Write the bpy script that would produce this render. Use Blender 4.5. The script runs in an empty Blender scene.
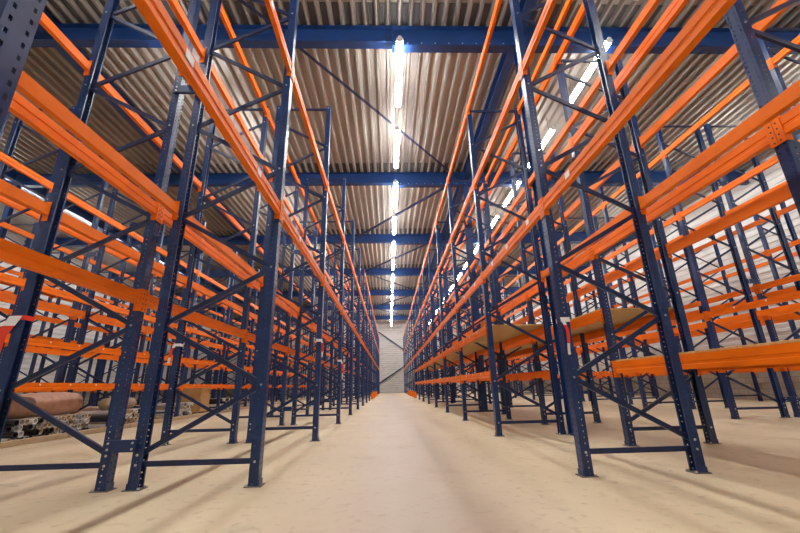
import bpy, bmesh, math, random
from mathutils import Vector, Matrix
random.seed(7)
S = bpy.context.scene
C = S.collection

# ------------------------------------------------------------------ materials
def mat(name, col, rough=0.5, metal=0.0, emit=None, es=0.0):
    m = bpy.data.materials.new(name); m.use_nodes = True
    b = m.node_tree.nodes['Principled BSDF']
    b.inputs['Base Color'].default_value = (*col, 1)
    b.inputs['Roughness'].default_value = rough
    b.inputs['Metallic'].default_value = metal
    if emit:
        b.inputs['Emission Color'].default_value = (*emit, 1)
        b.inputs['Emission Strength'].default_value = es
    return m

def vary(m, col2, scale, lo=0.4, hi=0.65, detail=6.0, stretch=(1, 1, 1), bump=0.0, rough=None, coord='Object'):
    """mix the base colour with col2 by a noise; optionally drive roughness and a bump."""
    nt = m.node_tree; b = nt.nodes['Principled BSDF']; N = nt.nodes.new; L = nt.links.new
    tc = N('ShaderNodeTexCoord'); mp = N('ShaderNodeMapping'); mp.inputs['Scale'].default_value = stretch
    L(tc.outputs[coord], mp.inputs['Vector'])
    nz = N('ShaderNodeTexNoise'); nz.inputs['Scale'].default_value = scale; nz.inputs['Detail'].default_value = detail
    L(mp.outputs['Vector'], nz.inputs['Vector'])
    cr = N('ShaderNodeMapRange'); cr.inputs['From Min'].default_value = lo; cr.inputs['From Max'].default_value = hi
    L(nz.outputs['Fac'], cr.inputs['Value'])
    mx = N('ShaderNodeMix'); mx.data_type = 'RGBA'
    src = b.inputs['Base Color']
    if src.is_linked:
        L(src.links[0].from_socket, mx.inputs['A'])
    else:
        mx.inputs['A'].default_value = src.default_value[:]
    mx.inputs['B'].default_value = (*col2, 1)
    L(cr.outputs['Result'], mx.inputs['Factor']); L(mx.outputs['Result'], b.inputs['Base Color'])
    if bump:
        bp = N('ShaderNodeBump'); bp.inputs['Strength'].default_value = bump; bp.inputs['Distance'].default_value = 0.01
        L(nz.outputs['Fac'], bp.inputs['Height']); L(bp.outputs['Normal'], b.inputs['Normal'])
    if rough:
        rr = N('ShaderNodeMapRange'); rr.inputs['To Min'].default_value = rough[0]; rr.inputs['To Max'].default_value = rough[1]
        L(nz.outputs['Fac'], rr.inputs['Value']); L(rr.outputs['Result'], b.inputs['Roughness'])
    return m

M = {}
M['navy'] = vary(mat('navy_paint', (0.007, 0.025, 0.100), 0.28), (0.012, 0.040, 0.145), 9, 0.35, 0.7)
M['brace'] = vary(mat('brace_paint', (0.006, 0.015, 0.065), 0.38), (0.010, 0.025, 0.095), 7, 0.35, 0.7)
M['orange'] = vary(mat('orange_paint', (0.87, 0.178, 0.002), 0.42), (0.70, 0.128, 0.001), 5, 0.45, 0.75, stretch=(1, .4, 1))
M['orange'].node_tree.nodes['Principled BSDF'].inputs['Specular IOR Level'].default_value = 0.22
M['bolt'] = mat('zinc_bolt', (0.62, 0.62, 0.62), 0.35, 0.6)
M['hole'] = mat('dark_slot', (0.02, 0.015, 0.012), 0.8)
M['steel'] = vary(mat('galvanised_plate', (0.20, 0.20, 0.19), 0.5, 0.5), (0.09, 0.08, 0.07), 20)
M['roof_blue'] = vary(mat('roof_blue_paint', (0.009, 0.045, 0.18), 0.42), (0.008, 0.036, 0.14), 3, 0.4, 0.7)
M['deck'] = vary(mat('galvanised_roof_deck', (0.40, 0.375, 0.345), 0.42, 0.25), (0.30, 0.28, 0.255), 2.2, 0.4, 0.7, stretch=(1, .15, 1))
M['wall'] = vary(mat('white_cladding', (0.74, 0.74, 0.73), 0.45), (0.60, 0.60, 0.59), 1.3, 0.45, 0.75, stretch=(1, 1, 3))
M['plinth'] = mat('block_plinth', (0.36, 0.32, 0.27), 0.85)
M['floor'] = mat('concrete_floor', (0.60, 0.50, 0.33), 0.5)
def lane(m, x0, x1, soft, col):
    """the worn travel lane of the centre aisle: polished, greyer concrete with ragged edges"""
    nt = m.node_tree; b = nt.nodes['Principled BSDF']; N = nt.nodes.new; L = nt.links.new
    tc = N('ShaderNodeTexCoord'); sp = N('ShaderNodeSeparateXYZ'); L(tc.outputs['Object'], sp.inputs[0])
    nz = N('ShaderNodeTexNoise'); nz.inputs['Scale'].default_value = .8; nz.inputs['Detail'].default_value = 5; L(tc.outputs['Object'], nz.inputs['Vector'])
    ad = N('ShaderNodeMath'); ad.operation = 'MULTIPLY_ADD'; ad.inputs[1].default_value = .9; L(nz.outputs['Fac'], ad.inputs[0]); L(sp.outputs['X'], ad.inputs[2])
    fac = None
    for e0, e1 in ((x0 + .45, x0 + .45 + soft), (x1 + .45, x1 + .45 - soft)):
        mr = N('ShaderNodeMapRange'); mr.inputs['From Min'].default_value = e0; mr.inputs['From Max'].default_value = e1; L(ad.outputs[0], mr.inputs['Value'])
        if fac is None: fac = mr
        else:
            mu = N('ShaderNodeMath'); mu.operation = 'MULTIPLY'; L(fac.outputs[0], mu.inputs[0]); L(mr.outputs[0], mu.inputs[1]); fac = mu
    mx = N('ShaderNodeMix'); mx.data_type = 'RGBA'; src = b.inputs['Base Color']
    L(src.links[0].from_socket, mx.inputs['A']); mx.inputs['B'].default_value = (*col, 1); L(fac.outputs[0], mx.inputs['Factor']); L(mx.outputs['Result'], src)
vary(M['floor'], (0.72, 0.62, 0.435), 0.55, 0.35, 0.7, 8, stretch=(1.6, .55, 1))
lane(M['floor'], -1.15, 1.35, 1.0, (0.49, 0.395, 0.305))
vary(M['floor'], (0.38, 0.30, 0.195), 1.7, 0.60, 0.86, 9, stretch=(1, .8, 1), rough=(0.36, 0.62))
vary(M['floor'], (0.40, 0.31, 0.20), 11, 0.57, 0.80, 8, bump=0.25)
M['ply'] = vary(mat('plywood', (0.60, 0.38, 0.15), 0.6), (0.46, 0.27, 0.10), 4, 0.4, 0.7, stretch=(1, 6, 1))
M['lamp'] = mat('lit_diffuser', (0.9, 0.9, 0.9), 0.5, 0, (1.0, 0.98, 0.95), 82.0)
M['lamp_side'] = mat('lit_diffuser_side_aisles', (0.9, 0.9, 0.9), 0.5, 0, (1.0, 0.98, 0.95), 44.0)
M['dark_band'] = mat('painted_dark_band', (0.10, 0.10, 0.105), 0.6)  # dark tone put in for the bands beside the roof beams
M['white'] = mat('white_enamel', (0.78, 0.78, 0.78), 0.4)
M['red'] = mat('tape_red', (0.75, 0.035, 0.012), 0.45)
M['tapewhite'] = mat('tape_white', (0.80, 0.80, 0.80), 0.45)
M['carton'] = vary(mat('carton_board', (0.50, 0.30, 0.12), 0.8), (0.42, 0.24, 0.09), 4)
M['pink'] = vary(mat('film_wrapped_pink', (0.55, 0.33, 0.23), 0.35), (0.40, 0.22, 0.15), 5)
M['brown'] = vary(mat('film_wrapped_brown', (0.26, 0.13, 0.075), 0.4), (0.17, 0.085, 0.05), 5)
M['tan'] = vary(mat('tan_wrap', (0.55, 0.42, 0.28), 0.4), (0.40, 0.29, 0.19), 6)
M['pallet'] = vary(mat('pallet_timber', (0.36, 0.23, 0.12), 0.8), (0.24, 0.15, 0.08), 6)
M['grey'] = mat('grey_pipe', (0.40, 0.40, 0.40), 0.4)
M['pale'] = mat('pale_pipe', (0.68, 0.66, 0.62), 0.4)
M['black'] = mat('black_plastic', (0.02, 0.02, 0.022), 0.4)

# block plinth: courses of blocks
def blockwork(m):
    nt = m.node_tree; b = nt.nodes['Principled BSDF']; N = nt.nodes.new; L = nt.links.new
    tc = N('ShaderNodeTexCoord'); sp = N('ShaderNodeSeparateXYZ'); cb = N('ShaderNodeCombineXYZ')
    ad = N('ShaderNodeMath'); ad.operation = 'ADD'
    L(tc.outputs['Object'], sp.inputs[0]); L(sp.outputs['X'], ad.inputs[0]); L(sp.outputs['Y'], ad.inputs[1])
    L(ad.outputs[0], cb.inputs['X']); L(sp.outputs['Z'], cb.inputs['Y'])
    br = N('ShaderNodeTexBrick'); br.inputs['Scale'].default_value = 1.0
    br.inputs['Brick Width'].default_value = 0.4; br.inputs['Row Height'].default_value = 0.2
    br.inputs['Mortar Size'].default_value = 0.008
    br.inputs['Color1'].default_value = (0.38, 0.33, 0.27, 1); br.inputs['Color2'].default_value = (0.30, 0.26, 0.21, 1)
    br.inputs['Mortar'].default_value = (0.18, 0.16, 0.14, 1)
    L(cb.outputs[0], br.inputs['Vector']); L(br.outputs['Color'], b.inputs['Base Color'])
blockwork(M['plinth'])

# ------------------------------------------------------------------ mesh helpers
class MB:
    """collects quads and prisms for ONE mesh"""
    def __init__(s): s.v = []; s.f = []; s.m = []; s.mats = []
    def mi(s, m):
        if m not in s.mats: s.mats.append(m)
        return s.mats.index(m)
    def poly(s, pts, m):
        n = len(s.v); s.v += [tuple(p) for p in pts]; s.f.append(tuple(range(n, n + len(pts)))); s.m.append(s.mi(m))
    def prism(s, prof, a, b, U, V, m, caps=True):
        """closed profile [(u,v)] swept from a to b"""
        a = Vector(a); b = Vector(b); U = Vector(U); V = Vector(V); n = len(prof); o = len(s.v); k = s.mi(m)
        s.v += [tuple(a + U * p[0] + V * p[1]) for p in prof] + [tuple(b + U * p[0] + V * p[1]) for p in prof]
        for i in range(n):
            j = (i + 1) % n; s.f.append((o + i, o + j, o + n + j, o + n + i)); s.m.append(k)
        if caps:
            s.f.append(tuple(o + i for i in reversed(range(n)))); s.m.append(k)
            s.f.append(tuple(o + n + i for i in range(n))); s.m.append(k)
    def box(s, lo, hi, m):
        x0, y0, z0 = lo; x1, y1, z1 = hi
        s.prism([(x0, y0), (x1, y0), (x1, y1), (x0, y1)], (0, 0, z0), (0, 0, z1), (1, 0, 0), (0, 1, 0), m)
    def disc(s, c, axis, r, h, m, n=8):
        ax = Vector(axis).normalized(); U = ax.orthogonal().normalized(); V = ax.cross(U)
        prof = [(r * math.cos(2 * math.pi * i / n), r * math.sin(2 * math.pi * i / n)) for i in range(n)]
        c = Vector(c); s.prism(prof, c, c + ax * h, U, V, m)
    def mesh(s, name, bevel=0, solid=0, smooth=False):
        me = bpy.data.meshes.new(name); me.from_pydata(s.v, [], s.f)
        for m in s.mats: me.materials.append(m)
        me.polygons.foreach_set('material_index', s.m)
        bm = bmesh.new(); bm.from_mesh(me)
        bmesh.ops.remove_doubles(bm, verts=bm.verts, dist=1e-5)
        bmesh.ops.recalc_face_normals(bm, faces=bm.faces)
        if bevel:
            bmesh.ops.bevel(bm, geom=[e for e in bm.edges if e.is_manifold and e.calc_face_angle(0) > 0.5], offset=bevel, segments=2, affect='EDGES', profile=0.5)
        if solid:
            bmesh.ops.solidify(bm, geom=bm.faces[:], thickness=solid)
        bm.to_mesh(me); bm.free()
        if smooth:
            me.polygons.foreach_set('use_smooth', [True] * len(me.polygons))
        return me

def link(name, me, loc=(0, 0, 0), parent=None, rot=None):
    o = bpy.data.objects.new(name, me); C.objects.link(o); o.location = loc
    if rot: o.rotation_euler = rot
    if parent: o.parent = parent
    return o
def tag(o, label, cat, group=None, kind=None):
    o['label'] = label; o['category'] = cat
    if group: o['group'] = group
    if kind: o['kind'] = kind
    return o
def structure(name, me, label, cat, loc=(0, 0, 0), group=None):
    return tag(link(name, me, loc), label, cat, group, 'structure')

ORD = ['first', 'second', 'third', 'fourth', 'fifth', 'sixth', 'seventh', 'eighth', 'ninth', 'tenth', 'eleventh', 'twelfth',
       'thirteenth', 'fourteenth', 'fifteenth', 'sixteenth', 'seventeenth', 'eighteenth', 'nineteenth', 'twentieth']

# ------------------------------------------------------------------ shell
XL, XR, YF, YB, ZR = -18.5, 13.9, -4.0, 48.2, 8.42
b = MB(); b.box((XL - .3, YF - .3, -.2), (XR + .3, YB + .3, 0), M['floor'])
structure('floor', b.mesh('floor'), 'bare beige concrete warehouse floor under the racks', 'floor')

# trapezoidal roof deck, ribs along the hall
b = MB(); per, bot, web, dep = 0.25, 0.052, 0.03, 0.10
x = XL - .2; pts = []
while x < XR + .3:
    pts += [(x, 0), (x + bot, 0), (x + bot + web, dep), (x + per - web, dep)]; x += per
for (x0, z0), (x1, z1) in zip(pts[:-1], pts[1:]):
    b.poly([(x0, YF - .2, ZR + z0), (x1, YF - .2, ZR + z1), (x1, YB + .2, ZR + z1), (x0, YB + .2, ZR + z0)], M['deck'])
b.box((XL - .3, YF - .3, ZR + dep + .02), (XR + .3, YB + .3, ZR + dep + .15), M['deck'])
CL = b
CEIL = structure('ceiling', b.mesh('ceiling'), 'corrugated grey metal roof deck with ribs running down the hall', 'ceiling')

def clad(name, axis, pos, a0, a1, inward, label, z0):
    """horizontal ribbed cladding"""
    b = MB(); z = z0; prof = []
    while z < ZR + .1:
        prof += [(0, z), (0, z + .115), (.055, z + .13), (.055, z + .215)]; z += .24
    for (d0, p), (d1, q) in zip(prof[:-1], prof[1:]):
        A = pos + inward * d0; B = pos + inward * d1
        if axis == 'x': b.poly([(A, a0, p), (A, a1, p), (B, a1, q), (B, a0, q)], M['wall'])
        else: b.poly([(a0, A, p), (a1, A, p), (a1, B, q), (a0, B, q)], M['wall'])
    if axis == 'x': b.box((min(pos - inward * .2, pos - inward * .02), a0, 0), (max(pos - inward * .2, pos - inward * .02), a1, ZR + .2), M['wall'])
    else: b.box((a0, min(pos - inward * .2, pos - inward * .02), 0), (a1, max(pos - inward * .2, pos - inward * .02), ZR + .2), M['wall'])
    structure(name, b.mesh(name), label, 'wall')
clad('wall_left', 'x', XL, YF, YB, 1, 'pale horizontally ribbed metal wall behind the far left racks', 1.0)
clad('wall_right', 'x', XR, YF, YB, -1, 'pale horizontally ribbed metal wall above the block plinth on the right', 1.0)
clad('wall_back', 'y', YB, XL, XR, -1, 'white ribbed metal end wall closing the centre aisle', 0.0)
clad('wall_front', 'y', YF, XL, XR, 1, 'white ribbed metal wall closing the hall behind the camera', 0.0)
for n, lo, hi, lab in (('trim_1', (XR - .06, YF, 0), (XR + .02, YB, 1.0), 'grey blockwork plinth along the foot of the right wall'),
                       ('trim_2', (XL - .02, YF, 0), (XL + .06, YB, 1.0), 'grey blockwork plinth along the foot of the left wall')):
    b = MB(); b.box(lo, hi, M['plinth']); structure(n, b.mesh(n), lab, 'plinth')

# I-section roof members
def ibeam(b, p, q, h, w, m, up=(0, 0, 1), tf=.016, tw=.010):
    p = Vector(p); q = Vector(q); d = (q - p).normalized(); V = Vector(up); U = d.cross(V).normalized()
    pr = [(-w/2, 0), (w/2, 0), (w/2, tf), (tw/2, tf), (tw/2, h - tf), (w/2, h - tf), (w/2, h), (-w/2, h), (-w/2, h - tf), (-tw/2, h - tf), (-tw/2, tf), (-w/2, tf)]
    b.prism(pr, p, q, U, V, m)
BY = [0.45 + 6.0 * k for k in range(8)]
b = MB(); x = XL - .2  # added dark strips in the flutes: dark bands the lighting alone does not give
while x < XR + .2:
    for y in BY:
        b.box((x + bot + web + .004, y - .55, ZR + dep - .022), (x + per - web - .004, y + .55, ZR + dep - .004), M['dark_band'])
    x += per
link('added_dark_strip', b.mesh('added_dark_strip'), (0, 0, 0), CEIL)
for k, y in enumerate(BY[1:]):
    b = MB()
    ibeam(b, (XL, y, 7.97), (0.18, y, 7.97), .45, .20, M['roof_blue'])
    ibeam(b, (0.18, y, 7.87), (XR, y, 7.87), .55, .20, M['roof_blue'])
    b.box((.16, y - .10, 7.87), (.20, y + .10, 8.40), M['roof_blue'])
    for i in range(9):
        b.disc((.5 + .3 * i, y - .1, 7.92), (0, -1, 0), .012, .008, M['bolt'])
    structure('roof_beam', b.mesh('roof_beam'), f'blue steel roof beam spanning the hall, {ORD[k]} from the camera', 'roof beam', group='cross beams under the roof')
for x, nm in ((2.95, 'right of the centre aisle'), (-7.15, 'over the racks across the left side aisle'), (-13.35, 'over the racks nearest the left wall')):
    b = MB()
    for y0, y1 in zip(BY[:-1], BY[1:]): ibeam(b, (x, y0 + .11, 8.08), (x, y1 - .11, 8.08), .34, .22, M['roof_blue'])
    structure('roof_girder', b.mesh('roof_girder'), f'blue steel girder running lengthwise under the roof {nm}', 'roof girder')
    for k, y in enumerate(BY[1:] if x != -7.15 else []):
        b = MB(); pr_h = .16
        ibeam(b, (x, y - pr_h/2, 0), (x, y - pr_h/2, 7.865 if x > 0 else 7.965), pr_h, .165, M['roof_blue'], up=(0, 1, 0))
        b.box((x - .083, y - .10, 0), (x + .083, y + .10, .02), M['roof_blue'])
        side = 'between the back-to-back racks right of the aisle' if x > 0 else 'between the racks nearest the left wall'
        structure('steel_column', b.mesh('steel_column'), f'bright blue steel column, {ORD[k]} from the camera, {side}', 'column', group='steel columns')
# wind bracing angles under the roof
def angle(b, p, q, w, m):
    p = Vector(p); q = Vector(q); d = (q - p).normalized(); U = d.cross(Vector((0, 0, 1))).normalized(); V = U.cross(d)
    b.prism([(0, 0), (w, 0), (w, .008), (.008, .008), (.008, w), (0, w)], p, q, U, V, m)
zig = [(-2.05, 2.55), (2.55, -1.75), (-1.75, 2.6), (2.6, -1.6), (-1.6, 2.6), (2.6, -1.6), (-1.6, 2.6)]
for k in range(7):
    b = MB(); xa, xb = zig[k]
    if k == 0: xa, xb = -3.6, -2.2
    elif k == 1: xa, xb = -2.05, 2.6
    elif k == 2: xa, xb = 2.6, -1.75
    p0, q0 = (xa, BY[k] + (.15 if k else 4.4), 8.14), (xb, BY[k + 1] - .12, 8.14)
    angle(b, p0, q0, .075, M['brace'])
    structure('roof_brace', b.mesh('roof_brace'), f'dark steel angle brace crossing the {ORD[k]} roof bay above the centre aisle', 'roof brace', group='roof bracing angles')
b = MB()
for p, q in (((-1.35, 48.05, 7.3), (2.0, 48.05, 4.9)), ((-1.3, 48.05, 1.0), (2.0, 48.05, 3.1))):
    angle(b, p, q, .14, M['brace'])
structure('wall_brace', b.mesh('wall_brace'), 'two blue diagonal braces on the white end wall', 'wall brace')

# ------------------------------------------------------------------ strip lights
def lamp_meshes(L, lm):
    h = MB(); h.prism([(-.045, .045), (.045, .045), (.04, .075), (.025, .10), (-.025, .10), (-.04, .075)], (0, -L/2 - .04, 0), (0, L/2 + .04, 0), (1, 0, 0), (0, 0, 1), M['white'])
    d = MB(); d.prism([(-.065, .045), (-.07, .01), (-.055, -.02), (-.02, -.03), (.02, -.03), (.055, -.02), (.07, .01), (.065, .045)], (0, -L/2, 0), (0, L/2, 0), (1, 0, 0), (0, 0, 1), lm)
    c = MB(); c.prism([(-.07, .05), (-.075, .01), (-.058, -.024), (-.02, -.034), (.02, -.034), (.058, -.024), (.075, .01), (.07, .05)], (0, -.015, 0), (0, .015, 0), (1, 0, 0), (0, 0, 1), M['white'])
    w = MB(); w.box((-.006, -.006, .10), (.006, .006, ZR - 7.80), M['steel'])
    return h.mesh('housing', .003), d.mesh('diffuser'), c.mesh('end_cap', .003), w.mesh('hanger')
LH, LD, LC, LW = lamp_meshes(1.95, M['lamp']); LD_SIDE = lamp_meshes(1.95, M['lamp_side'])[1]
for rx, nm in ((0.32, 'over the centre aisle'), (4.85, 'over the right side aisle'), (-4.45, 'over the left side aisle'), (10.9, 'over the aisle by the right wall'), (-13.85, 'over the far left racks')):
    k = 0
    for j in range(-2, 15):
        y = 4.24 + 2.92 * j
        if rx < -10 and j > 7: continue
        r = link('strip_light', None, (rx, y, 7.80))
        if j < 1: lab = f'white strip light overhead, {ORD[j + 2]} from the front wall, {nm}'
        else: lab = f'white strip light, {ORD[k]} in view from the camera, {nm}'; k += 1
        tag(r, lab, 'ceiling light', 'strip lights ' + nm)
        link('housing', LH, (0, 0, 0), r); link('diffuser', LD if rx == 0.32 else LD_SIDE, (0, 0, 0), r)
        link('end_cap', LC, (0, -.99, 0), r); link('end_cap', LC, (0, .99, 0), r)
        link('hanger', LW, (0, -.7, 0), r); link('hanger', LW, (0, .7, 0), r)

# ------------------------------------------------------------------ racks
PIT = 2.84; PW, PD = .10, .085            # post width along the hall, depth
cache = {}
def cached(key, fn):
    if key not in cache: cache[key] = fn()
    return cache[key]

def post_mesh(h, s, holes):
    """open perforated upright; web faces s*x"""
    b = MB(); m = M['navy']; w, d = PW/2, PD/2
    fx, bx = s * d, -s * d
    if not holes:
        pr = [(bx, -w), (fx, -w), (fx, w), (bx, w), (bx, w - .018), (bx + s*.004, w - .018), (bx + s*.004, w - .004), (fx - s*.004, w - .004), (fx - s*.004, -w + .004), (bx + s*.004, -w + .004), (bx + s*.004, -w + .018), (bx, -w + .018)]
        b.prism(pr, (0, 0, 0), (0, 0, h), (1, 0, 0), (0, 1, 0), m)
        return b.mesh('post')
    # one connected sheet: path round the open section, rows up the height, slots left out
    path = [(bx, -w + .018), (bx, -w), (-s*.013, -w), (-s*.002, -w), (fx, -w), (fx, -.034), (fx, -.023), (fx, .023), (fx, .034), (fx, w), (-s*.002, w), (-s*.013, w), (bx, w), (bx, w - .018)]
    n = int(h / .05); zs = []; kind = []
    for i in range(n):
        z0 = i * .05
        zs += [z0, z0 + .015, z0 + .019, z0 + .030, z0 + .034]; kind += [0, 1, 2, 1, 0]
    zs.append(h); P = len(path); k = b.mi(m)
    b.v = [(x, y, z) for z in zs for x, y in path]
    for j in range(len(zs) - 1):
        for i in range(P - 1):
            if kind[j] and i in (5, 7): continue
            if kind[j] == 2 and i in (2, 10): continue
            q = (j*P + i, j*P + i + 1, (j+1)*P + i + 1, (j+1)*P + i)
            b.f.append(q if s > 0 else q[::-1]); b.m.append(k)
    me = b.mesh('post')
    bm = bmesh.new(); bm.from_mesh(me)
    out = Vector((s, 0, 0)); fr = [f_ for f_ in bm.faces if abs(f_.calc_center_median().x - fx) < 1e-4]
    if fr and fr[0].normal.dot(out) < 0: bmesh.ops.reverse_faces(bm, faces=bm.faces[:])
    x0 = max(abs(v.co.x) for v in bm.verts)
    bmesh.ops.solidify(bm, geom=bm.faces[:], thickness=.003)
    if max(abs(v.co.x) for v in bm.verts) > x0 + .001:
        bm.free(); bm = bmesh.new(); bm.from_mesh(me)
        if fr and [f_ for f_ in bm.faces if abs(f_.calc_center_median().x - fx) < 1e-4][0].normal.dot(out) < 0: bmesh.ops.reverse_faces(bm, faces=bm.faces[:])
        bmesh.ops.solidify(bm, geom=bm.faces[:], thickness=-.003)
    bm.to_mesh(me); bm.free()
    return me

def plate_mesh(s):
    b = MB(); b.box((-.075, -.065, 0), (.075, .065, .007), M['steel'])
    b.box((s*.046 if s > 0 else -.052, -.05, 0), (.052 if s > 0 else -.046, .05, .055), M['navy'])
    for y in (-.052, .052): b.disc((s * -.058, y, .007), (0, 0, 1), .012, .016, M['bolt'], 6)
    return b.mesh('base_plate')

def bar_mesh(p, q, w=.045, d=.026, bolts=True):
    """channel brace from p to q (x,z), open to the back"""
    b = MB(); P = Vector((p[0], 0, p[1])); Qv = Vector((q[0], 0, q[1])); dr = (Qv - P).normalized()
    V = dr.cross(Vector((0, 1, 0))).normalized(); U = Vector((0, 1, 0)); t = .004
    pr = [(-d/2, -w/2), (d/2, -w/2), (d/2, -w/2 + t), (-d/2 + t, -w/2 + t), (-d/2 + t, w/2 - t), (d/2, w/2 - t), (d/2, w/2), (-d/2, w/2)]
    b.prism(pr, P, Qv, U, V, M['brace'])
    if bolts:
        for e in (P, Qv):
            b.disc(e - Vector((0, PW/2 - .003, 0)), (0, -1, 0), .011, .009, M['bolt'], 8)
    return b.mesh('brace')

def nodes(h):
    out = [('b', .28)]; z = .85; side = 'f'
    while z < h - .15:
        out.append((side, z)); z += .578; side = 'b' if side == 'f' else 'f'
    return out

def lattice_mesh(xf, xb, h):
    b = MB(); nd = nodes(h); X = {'f': xf, 'b': xb}
    segs = [((X[a], za), (X[c], zc)) for (a, za), (c, zc) in zip(nd[:-1], nd[1:])] + [((xf, .2), (xb, .2)), ((xf, h - .055), (xb, h - .055))]
    for p, q in segs:
        P = Vector((p[0], 0, p[1])); Qv = Vector((q[0], 0, q[1])); dr = (Qv - P).normalized(); V = dr.cross(Vector((0, 1, 0)))
        b.prism([(-.012, -.022), (.012, -.022), (.012, .022), (-.012, .022)], P, Qv, (0, 1, 0), V, M['brace'])
    return b.mesh('bracing')

def beam_mesh(s, hb, conn, dots=False, L=PIT - PW):
    """beam along +y from 0 to L, centre height 0, grooved face on the s*x side"""
    b = MB(); h = hb / 2; u = .025
    pr = [(-u, -h), (u, -h), (u, -h*.42), (u - .006, -h*.34), (u - .006, -h*.02), (u, h*.06), (u, h), (0, h), (0, h - .02), (-u, h - .02)]
    pr = [(s * a, c) for a, c in pr]
    b.prism(pr, (0, .008, 0), (0, L - .008, 0), (1, 0, 0), (0, 0, 1), M['orange'])
    if dots:
        for y in (L*.25, L*.5, L*.75): b.disc((s * u, y, h*.45), (s, 0, 0), .018, .006, M['tapewhite'], 10)
    if conn:
        for e in (0, 1): connector(b, s, e, L)
    return b.mesh('beam')
def connector(b, s, e, L, off=0):
    y0 = -.048 if e == 0 else L + .002; y1 = -.002 if e == 0 else L + .048
    if off: y0 -= off; y1 -= off
    xa = s * .026; xb = s * .032
    p0, p1 = (.008, .012) if e == 0 else (L - .012, L - .008)
    if e and not L: p0, p1 = -.012, -.008
    b.box((min(-s*.026, xb), p0, -.13), (max(-s*.026, xb), p1, .09), M['orange'])
    b.box((min(xa, xb), min(p0, y0), -.13), (max(xa, xb), max(p1, y1), .09), M['orange'])
    for z in (-.105, -.055, -.005, .045):
        for dy in (.5,):
            b.disc((xb, y0 + (y1 - y0) * dy, z), (s, 0, 0), .0075, .0012, M['hole'], 8)
def conn_mesh(s, e):
    b = MB(); connector(b, s, e, 0); return b.mesh('connector')
def spacer_mesh(w):
    b = MB(); b.box((-w/2, -.018, -.05), (w/2, .018, .05), M['navy'])
    for x in (-w/2 + .03, w/2 - .03):
        for z in (-.025, .025): b.disc((x, -.018, z), (0, -1, 0), .010, .007, M['bolt'])
    return b.mesh('row_spacer')
def sticker_mesh(s):
    b = MB(); b.box((min(s*.0255, s*.0262), 0, -.03), (max(s*.0255, s*.0262), .09, .03), M['tapewhite']); return b.mesh('sticker')

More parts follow.
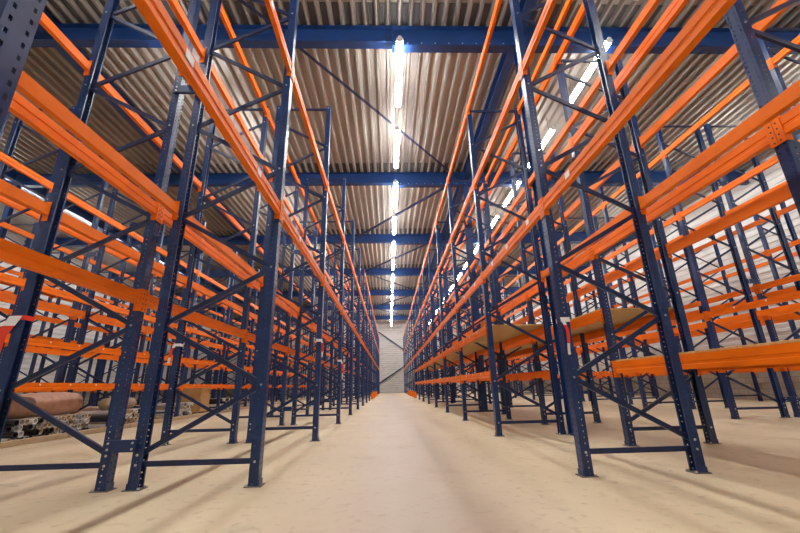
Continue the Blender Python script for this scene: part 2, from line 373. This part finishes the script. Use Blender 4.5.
def run(desc, grp, xf, xb, y0, n, h, levels, spacer_to=None, near=7, hb=.125, extra=None, special=None, stickers=(), lowdots=True, start=0):
    """a line of rack bays: front posts at xf, back posts at xb; levels(k) -> heights of that bay, (front, back)"""
    s = 1 if xf > xb else -1
    def frame(root, yy, detail):
        for x, sd in ((xf, s), (xb, -s)):
            p = link('post', cached(('post', h, sd, detail), lambda: post_mesh(h, sd, detail)), (x, yy, 0), root)
            if detail: link('base_plate', cached(('plate', sd), lambda: plate_mesh(sd)), (0, 0, 0), p)
        if detail:
            X = {'f': xf, 'b': xb}; nd = nodes(h)
            for (a, za), (c, zc) in zip(nd[:-1], nd[1:]):
                dx = X[c] - X[a]
                link('diagonal_brace', cached(('bar', round(dx, 3), round(zc - za, 3)), lambda: bar_mesh((0, 0), (dx, zc - za))), (X[a], yy, za), root)
            for z in (.2, h - .055):
                link('horizontal_brace', cached(('bar', round(xb - xf, 3), 0), lambda: bar_mesh((0, 0), (xb - xf, 0))), (xf, yy, z), root)
        else:
            link('bracing', cached(('lat', round(xf - xb, 3), h), lambda: lattice_mesh(0, xb - xf, h)), (xf, yy, 0), root)
    for k in range(n):
        y = y0 + PIT * k; root = link('pallet_rack_bay', None, ((xf + xb)/2, y, 0))
        sp = special(k) if special else ''
        tag(root, f'{sp}blue-and-orange rack bay, {ORD[k]} from the camera, {desc}', 'pallet rack', grp)
        ox = -(xf + xb)/2
        det = y < near_y(near)
        base = link  # parts are placed relative to the bay's Empty
        class R: pass
        holder = root
        # shift: parts use local x
        def L(name, me, loc, parent=root): return link(name, me, loc, parent)
        xf_l, xb_l = xf + ox, xb + ox
        def frame_local(yy):
            for x, sd in ((xf_l, s), (xb_l, -s)):
                p = L('post', cached(('post', h, sd, det), lambda: post_mesh(h, sd, det)), (x, yy, 0))
                if det: link('base_plate', cached(('plate', sd), lambda: plate_mesh(sd)), (0, 0, 0), p)
            if det:
                X = {'f': xf_l, 'b': xb_l}; nd = nodes(h)
                for (a, za), (c, zc) in zip(nd[:-1], nd[1:]):
                    dx = X[c] - X[a]
                    L('diagonal_brace', cached(('bar', round(dx, 3), round(zc - za, 3)), lambda: bar_mesh((0, 0), (dx, zc - za))), (X[a], yy, za))
                for z in (.2, h - .055):
                    L('horizontal_brace', cached(('bar', round(xb - xf, 3), 0), lambda: bar_mesh((0, 0), (xb - xf, 0))), (xf_l, yy, z))
            else:
                L('bracing', cached(('lat', round(xf - xb, 3), h), lambda: lattice_mesh(0, xb - xf, h)), (xf_l, yy, 0))
        frame_local(0)
        if k == n - 1: frame_local(PIT)
        lv = levels(k)
        for side, zs in zip((0, 1), lv):
            sd = s if side == 0 else -s; x = (xf_l if side == 0 else xb_l) + sd * (PD/2 - .02)
            for z in zs:
                low = z < 2.3 and lowdots
                bm_ = L('beam', cached(('beam', sd, det, low, hb), lambda: beam_mesh(sd, hb, not det, low)), (x, PW/2, z))
                if det:
                    for e in (0, 1):
                        link('connector', cached(('conn', sd, e), lambda: conn_mesh(sd, e)), (0, 0 if e == 0 else PIT - PW, 0), bm_)
                    if (k, side, z) in stickers:
                        for yy in stickers[(k, side, z)]:
                            link('sticker', cached(('stick', sd), lambda: sticker_mesh(sd)), (0, yy, 0.015), bm_)
        if spacer_to is not None and det and min(abs(y - .078 - c) for c in BY) > .2:
            w = abs(spacer_to - xb) - .0
            for z in (.36, 4.22) if h < 7 else (.36, 2.9, 5.4):
                L('row_spacer', cached(('sp', round(w, 3)), lambda: spacer_mesh(w)), ((spacer_to + xb)/2 + ox, -.078, z))
def near_y(n): return .94 + PIT * n

def both(f): return lambda k: (f(k), f(k))
NB = 16
run('lining the left edge of the centre aisle', 'bays left of the centre aisle', -1.20, -2.23, .94, NB, 6.45,
    lambda k: ([2.67, 4.58] + ([6.3] if k >= 6 else []), [2.67, 4.78] + ([6.3] if k >= 6 else [])), spacer_to=-2.50,
    stickers={(0, 0, 2.67): (.75, 2.0), (1, 0, 2.67): (.8,), (0, 0, 4.58): (1.9,)})
run('backing onto the left centre aisle racks', 'bays behind the left aisle racks', -3.57, -2.50, .94, NB, 6.45,
    lambda k: ([2.67, 4.58], [1.70, 2.67, 4.58] + [6.3] * (k >= 1)), lowdots=False)
run('across the left side aisle', 'bays across the left side aisle', -6.40, -7.46, 3.78, NB - 1, 6.45,
    both(lambda k: [.95, 1.71, 2.67, 4.58]), spacer_to=-7.79)
run('behind the racks across the left side aisle', 'bays behind the left side aisle racks', -8.86, -7.79, 3.78, NB - 1, 6.45,
    both(lambda k: [.95, 2.67, 4.58]), near=5)
run('across the second aisle to the left', 'bays across the second left aisle', -12.1, -13.18, 6.62, NB - 2, 6.45, both(lambda k: [.95, 2.67, 4.58]), near=0)
run('nearest the left wall', 'bays nearest the left wall', -14.6, -13.52, 6.62, NB - 2, 6.45, both(lambda k: [2.67, 4.58]), near=0)
run('lining the right edge of the centre aisle', 'bays right of the centre aisle', 1.76, 2.79, .91, NB, 6.38, 
    lambda k: ([.95, 1.72] * (2 <= k <= 8) + [2.67, 4.58] + [6.33] * (k >= 1), [.95, 1.72] * (2 <= k <= 8) + [2.67, 4.58] + [6.33]),
    stickers={(0, 0, 2.67): (2.1,), (1, 0, 2.67): (.35, 1.2, 2.0), (2, 0, 2.67): (.5, 1.6), (0, 1, 2.67): (2.0,)},
    special=lambda k: 'plywood-decked ' if 2 <= k <= 8 else '')
run('backing onto the right centre aisle racks', 'bays behind the right aisle racks', 4.20, 3.12, -.40, NB, 6.38,
    lambda k: ([.98] * (k == 1) + [1.72] * (2 <= k <= 6) + [2.67, 4.58], [6.33] + [.98] * (k == 1) + [1.72] * (2 <= k <= 6) + [2.67, 4.58]),
    special=lambda k: 'plywood-decked ' if 1 <= k <= 6 else '', hb=.15, lowdots=False)
run('across the right side aisle', 'bays across the right side aisle', 7.11, 8.17, 2.47, NB - 1, 7.2,
    both(lambda k: [1.05, 2.15, 4.58, 6.3]), spacer_to=8.46)
run('behind the racks across the right side aisle', 'bays behind the right side aisle racks', 9.45, 8.46, 5.31, NB - 2, 7.2,
    both(lambda k: [1.05, 2.15, 2.75, 4.58]), near=5)
run('standing against the right wall', 'bays against the right wall', 12.1, 13.15, 8.15, NB - 3, 6.4,
    both(lambda k: [1.05, 2.6, 4.58]), near=0)

# ------------------------------------------------------------------ plywood decks lying on the beams
def ply(x0, x1, y0, y1, z, label, grp):
    b = MB(); w = abs(x1 - x0); b.box((-w/2, 0, 0), (w/2, y1 - y0, .022), M['ply'])
    tag(link('plywood_sheet', b.mesh('plywood_sheet', .002), (min(x0, x1) + w/2, y0, z)), label, 'plywood sheet', grp)
for k in range(2, 9):
    y = .91 + PIT * k
    ply(1.725, 2.825, y + .07, y + PIT - .07, 1.72 + .064, f'plywood sheet decking the {ORD[k]} bay from the camera right of the centre aisle', 'plywood decks right of the aisle')
for k in range(1, 7):
    y = -.40 + PIT * k
    z = .98 if k == 1 else 1.72
    ply(3.085, 4.235, y + .07, y + PIT - .07, z + .077, f'plywood sheet decking the {ORD[k]} bay behind the right aisle racks' + (', lowest of all' if k == 1 else ''), 'plywood decks in the rear row')

# ------------------------------------------------------------------ barrier tape on posts
def tape(x, y, z, s, label, hang=.3, lean=.05, wide=.034, wrap='tapewhite'):
    r = link('barrier_tape', None, (x, y, z)); tag(r, label, 'tape', 'scraps of barrier tape on posts')
    b = MB(); w, d = PW/2 + .004, PD/2 + .004
    b.prism([(-d, -w), (d, -w), (d, w), (-d, w), (-d, w - .001), (d - .002, w - .002), (d - .002, -w + .002), (-d, -w + .002)], (0, 0, -.02), (0, 0, .025), (1, 0, 0), (0, 1, 0), M[wrap])
    link('loop', b.mesh('loop'), (0, 0, 0), r)
    b = MB(); n = 10; pts = []
    for i in range(n + 1):
        t = i / n; pts.append((s * (d - .01) - s * .0 + lean * min(1, 2.6 * t) + .008 * math.sin(5 * t), -w - .004 - .012 * math.sin(3 * t), .02 - hang * t))
    for i in range(n):
        (xa, ya, za), (xb_, yb, zb) = pts[i], pts[i + 1]; wd = wide * (1 - .3 * i / n)
        m = M['red'] if 2 <= i < 7 else M['tapewhite']
        b.prism([(-wd/2, 0), (wd/2, 0), (wd/2, .002), (-wd/2, .002)], (xa, ya, za), (xb_, yb, zb), (1, 0, 0), (0, 1, 0), m)
    link('tail', b.mesh('tail'), (0, 0, 0), r)
tape(1.76, .91 + PIT, 1.40, -1, 'red and white tape tied round the front right aisle post', .36, .03)
tape(-3.57, .94 + PIT, 1.52, -1, 'red and white tape tied round the outer front post on the left', .48, -.085, .12, 'red')
tape(-3.57, .94 + 2 * PIT, 1.55, -1, 'red and white tape on the outer post second from the camera on the left', .32, -.05, .05)
tape(-1.20, .94 + 2 * PIT, 1.58, 1, 'red and white tape tied round the second aisle post on the left', .30, .04)
tape(-1.20, .94 + 3 * PIT, 1.42, 1, 'red and white tape tied round the third aisle post on the left', .45, .05)

# ------------------------------------------------------------------ stored goods across the left side aisle
def pallet(x, y, label):
    r = link('timber_pallet', None, (x, y, 0)); tag(r, label, 'pallet', 'timber pallets under the left racks')
    for j in (-.35, 0, .35):
        b = MB(); b.box((-.4, -.05, 0), (.4, .05, .10), M['pallet']); link('runner', b.mesh('runner', .003), (0, j * 1.5, 0), r)
    for i in range(6):
        b = MB(); b.box((-.055, -.6, .10), (.055, .6, .122), M['pallet']); link('deck_board', b.mesh('deck_board', .002), (-.34 + i * .136, 0, 0), r)
    return r
def carton(x, y, z, sx, sy, sz, rz, label, grp='cartons under the left racks'):
    r = link('carton', None, (x, y, z), rot=(0, 0, rz)); tag(r, label, 'box', grp)
    b = MB(); b.box((-sx/2, -sy/2, 0), (sx/2, sy/2, sz), M['carton']); link('body', b.mesh('body', .004), (0, 0, 0), r)
    b = MB(); b.box((-.025, -sy/2 - .0015, sz - .1), (.025, sy/2 + .0015, sz + .0015), M['tan']); link('packing_tape', b.mesh('packing_tape'), (0, 0, 0), r)
def bale(x, y, z, r_, L, m, label, ang=0, seed=0):
    rnd = random.Random(seed); b = MB(); n = 20; rows = 9
    ring = []
    for i in range(rows):
        t = i / (rows - 1); rr = r_ * (1 - .10 * abs(2*t - 1)**4) * (1 + rnd.uniform(-.03, .03))
        ring.append([(-L/2 + L*t, rr * (1 + rnd.uniform(-.04, .04)) * math.cos(2*math.pi*k/n) , max(-r_*.93, rr * math.sin(2*math.pi*k/n)) ) for k in range(n)])
    for i in range(rows - 1):
        for k in range(n):
            b.poly([ring[i][k], ring[i][(k+1) % n], ring[i+1][(k+1) % n], ring[i+1][k]], m)
    b.poly(ring[0][::-1], m); b.poly(ring[-1], m)
    o = link('wrapped_roll', None, (x, y, z), rot=(0, 0, ang)); tag(o, label, 'roll', 'wrapped rolls under the left racks')
    link('wrap', b.mesh('wrap', smooth=True), (0, 0, r_*.93), o)
    c = MB(); c.disc((-L/2 - .012, 0, 0), (1, 0, 0), r_*.22, L + .024, M['carton'], 14); link('core_tube', c.mesh('core_tube'), (0, 0, r_*.93), o)
def pipe_bundle(x, y, z, cols, rows, r_, L, rz, label, seed):
    rnd = random.Random(seed); root = link('pipe_bundle', None, (x, y, z), rot=(0, 0, rz)); tag(root, label, 'pipes', 'pipe bundles under the left racks')
    for j in range(rows):
        for i in range(cols - (j % 2)):
            key = ('pipe', r_, L, rnd.choice(('grey', 'pale', 'tan', 'black')))
            def mk():
                b = MB(); N = 10; m = M[key[3]]
                ci = [(math.cos(2*math.pi*k/N), math.sin(2*math.pi*k/N)) for k in range(N)]
                for k in range(N):
                    c0, c1 = ci[k], ci[(k+1) % N]
                    for ra in (r_, r_*.8):
                        b.poly([(-L/2, ra*c0[0], ra*c0[1]), (-L/2, ra*c1[0], ra*c1[1]), (L/2, ra*c1[0], ra*c1[1]), (L/2, ra*c0[0], ra*c0[1])], m)
                    for xx in (-L/2, L/2):
                        b.poly([(xx, r_*c0[0], r_*c0[1]), (xx, r_*c1[0], r_*c1[1]), (xx, r_*.8*c1[0], r_*.8*c1[1]), (xx, r_*.8*c0[0], r_*.8*c0[1])], m)
                return b.mesh('pipe', smooth=False)
            link('pipe', cached(key, mk), (rnd.uniform(-.05, .05), (i - cols/2 + .5*(1 + j % 2)) * 2*r_*1.01, r_ + j * r_*1.75), root)
b = MB(); b.box((-6.335, 3.0, 0), (-6.22, 46, .09), M['floor'])
structure('trim_3', b.mesh('trim_3', .008), 'low concrete kerb along the foot of the racks across the left side aisle', 'kerb')
pallet(-6.92, 14.4, 'timber pallet carrying two cartons behind the left posts')
pipe_bundle(-6.90, 8.05, 0, 17, 4, .055, .84, 0, 'broad stack of mixed pipes on the floor under the pink-brown roll', 3)
bale(-6.95, 8.35, .40, .23, 1.25, M['pink'], 'pink-brown wrapped roll lying on the nearest pipe stack at the left', math.pi/2*.97, 1)
bale(-6.80, 7.32, .40, .20, .70, M['brown'], 'short dark brown roll lying on the nearest pipe stack', math.pi/2*.9, 6)
pipe_bundle(-6.90, 10.40, 0, 13, 4, .055, .84, 0, 'stack of grey and pale pipes under the small tan roll', 4)
bale(-6.95, 10.45, .40, .15, 1.0, M['tan'], 'small tan wrapped roll lying on the second pipe stack', math.pi/2, 2)
bale(-8.30, 8.1, .0, .32, 1.9, M['pink'], 'long brown wrapped roll on the floor behind the pipe stack', math.pi/2, 3)
pipe_bundle(-6.90, 12.95, 0, 8, 5, .05, .84, 0, 'tall narrow pipe stack on the floor in front of the two cartons', 5)
pipe_bundle(-6.90, 16.4, 0, 14, 5, .055, .84, 0, 'pipe stack on the floor just beyond the two cartons', 6)
pipe_bundle(-6.90, 19.2, 0, 14, 4, .055, .84, 0, 'furthest pipe stack under the racks across the left aisle', 7)
carton(-6.92, 14.4, .122, .72, .70, .42, .03, 'lower brown carton of the pair on the pallet')
carton(-6.92, 14.42, .546, .70, .68, .36, -.04, 'upper brown carton stacked on the larger one')
bale(-8.3, 10.9, 0, .24, 1.6, M['tan'], 'long tan wrapped roll on the floor beyond the long brown one', math.pi/2, 5)
carton(-8.3, 13.4, 0, .5, .5, .4, -.2, 'small brown carton on the floor behind the tall pipe stack')

# orange guards at the far ends of the aisle rows
def guard(x, y, s, label):
    r = link('post_guard', None, (x, y, 0)); tag(r, label, 'post guard', 'orange post guards at the far end')
    b = MB(); b.prism([(s*.09, -.10), (s*.10, -.10), (s*.10, .10), (s*.09, .10)], (0, 0, 0), (0, 0, .42), (1, 0, 0), (0, 1, 0), M['orange'])
    b.prism([(-s*.05, -.10), (s*.10, -.10), (s*.10, -.09), (-s*.05, -.09)], (0, 0, 0), (0, 0, .42), (1, 0, 0), (0, 1, 0), M['orange']); link('shield', b.mesh('shield'), (0, 0, 0), r)
    b = MB(); b.box((min(s*.085, s*.19), -.16, 0), (max(s*.085, s*.19), .16, .012), M['orange']); link('foot_plate', b.mesh('foot_plate'), (0, 0, 0), r)
for k in range(9, 13):
    guard(-1.17, .94 + PIT*k, 1, f'orange guard at the foot of the {ORD[k]} post left of the aisle')
    guard(1.73, .91 + PIT*k, -1, f'orange guard at the foot of the {ORD[k]} post right of the aisle')

# ------------------------------------------------------------------ camera
H = .81; f = 377.0
D = Vector(((389.5-400)/f, (386-266.5)/f, 1)).normalized()
U = Vector((371.6-400, -926-266.5, f)); U = (U - D * U.dot(D)).normalized()
X = D.cross(U)
if X.x < 0: X = -X
cx = Vector((X.x, D.x, U.x)); cy = Vector((X.y, D.y, U.y)); cz = Vector((X.z, D.z, U.z))   # image right, down, forward in the world
R = Matrix((cx, -cy, -cz)).transposed()
cam = bpy.data.cameras.new('camera'); cam.sensor_width = 36; cam.lens = f / 800 * 36; cam.clip_start = .02
co = bpy.data.objects.new('camera', cam); C.objects.link(co)
co.matrix_world = Matrix.Translation((0, 0, H)) @ R.to_4x4()
S.camera = co

w = bpy.data.worlds.new('world'); S.world = w; w.use_nodes = True
w.node_tree.nodes['Background'].inputs[0].default_value = (.6, .7, .9, 1); w.node_tree.nodes['Background'].inputs[1].default_value = .2
S.view_settings.view_transform = 'Standard'; S.view_settings.look = 'None'; S.view_settings.gamma = 1.0
S.view_settings.exposure = 0.22; S.view_settings.use_curve_mapping = False
S.cycles.use_denoising = True
S.cycles.max_bounces = 8; S.cycles.diffuse_bounces = 5
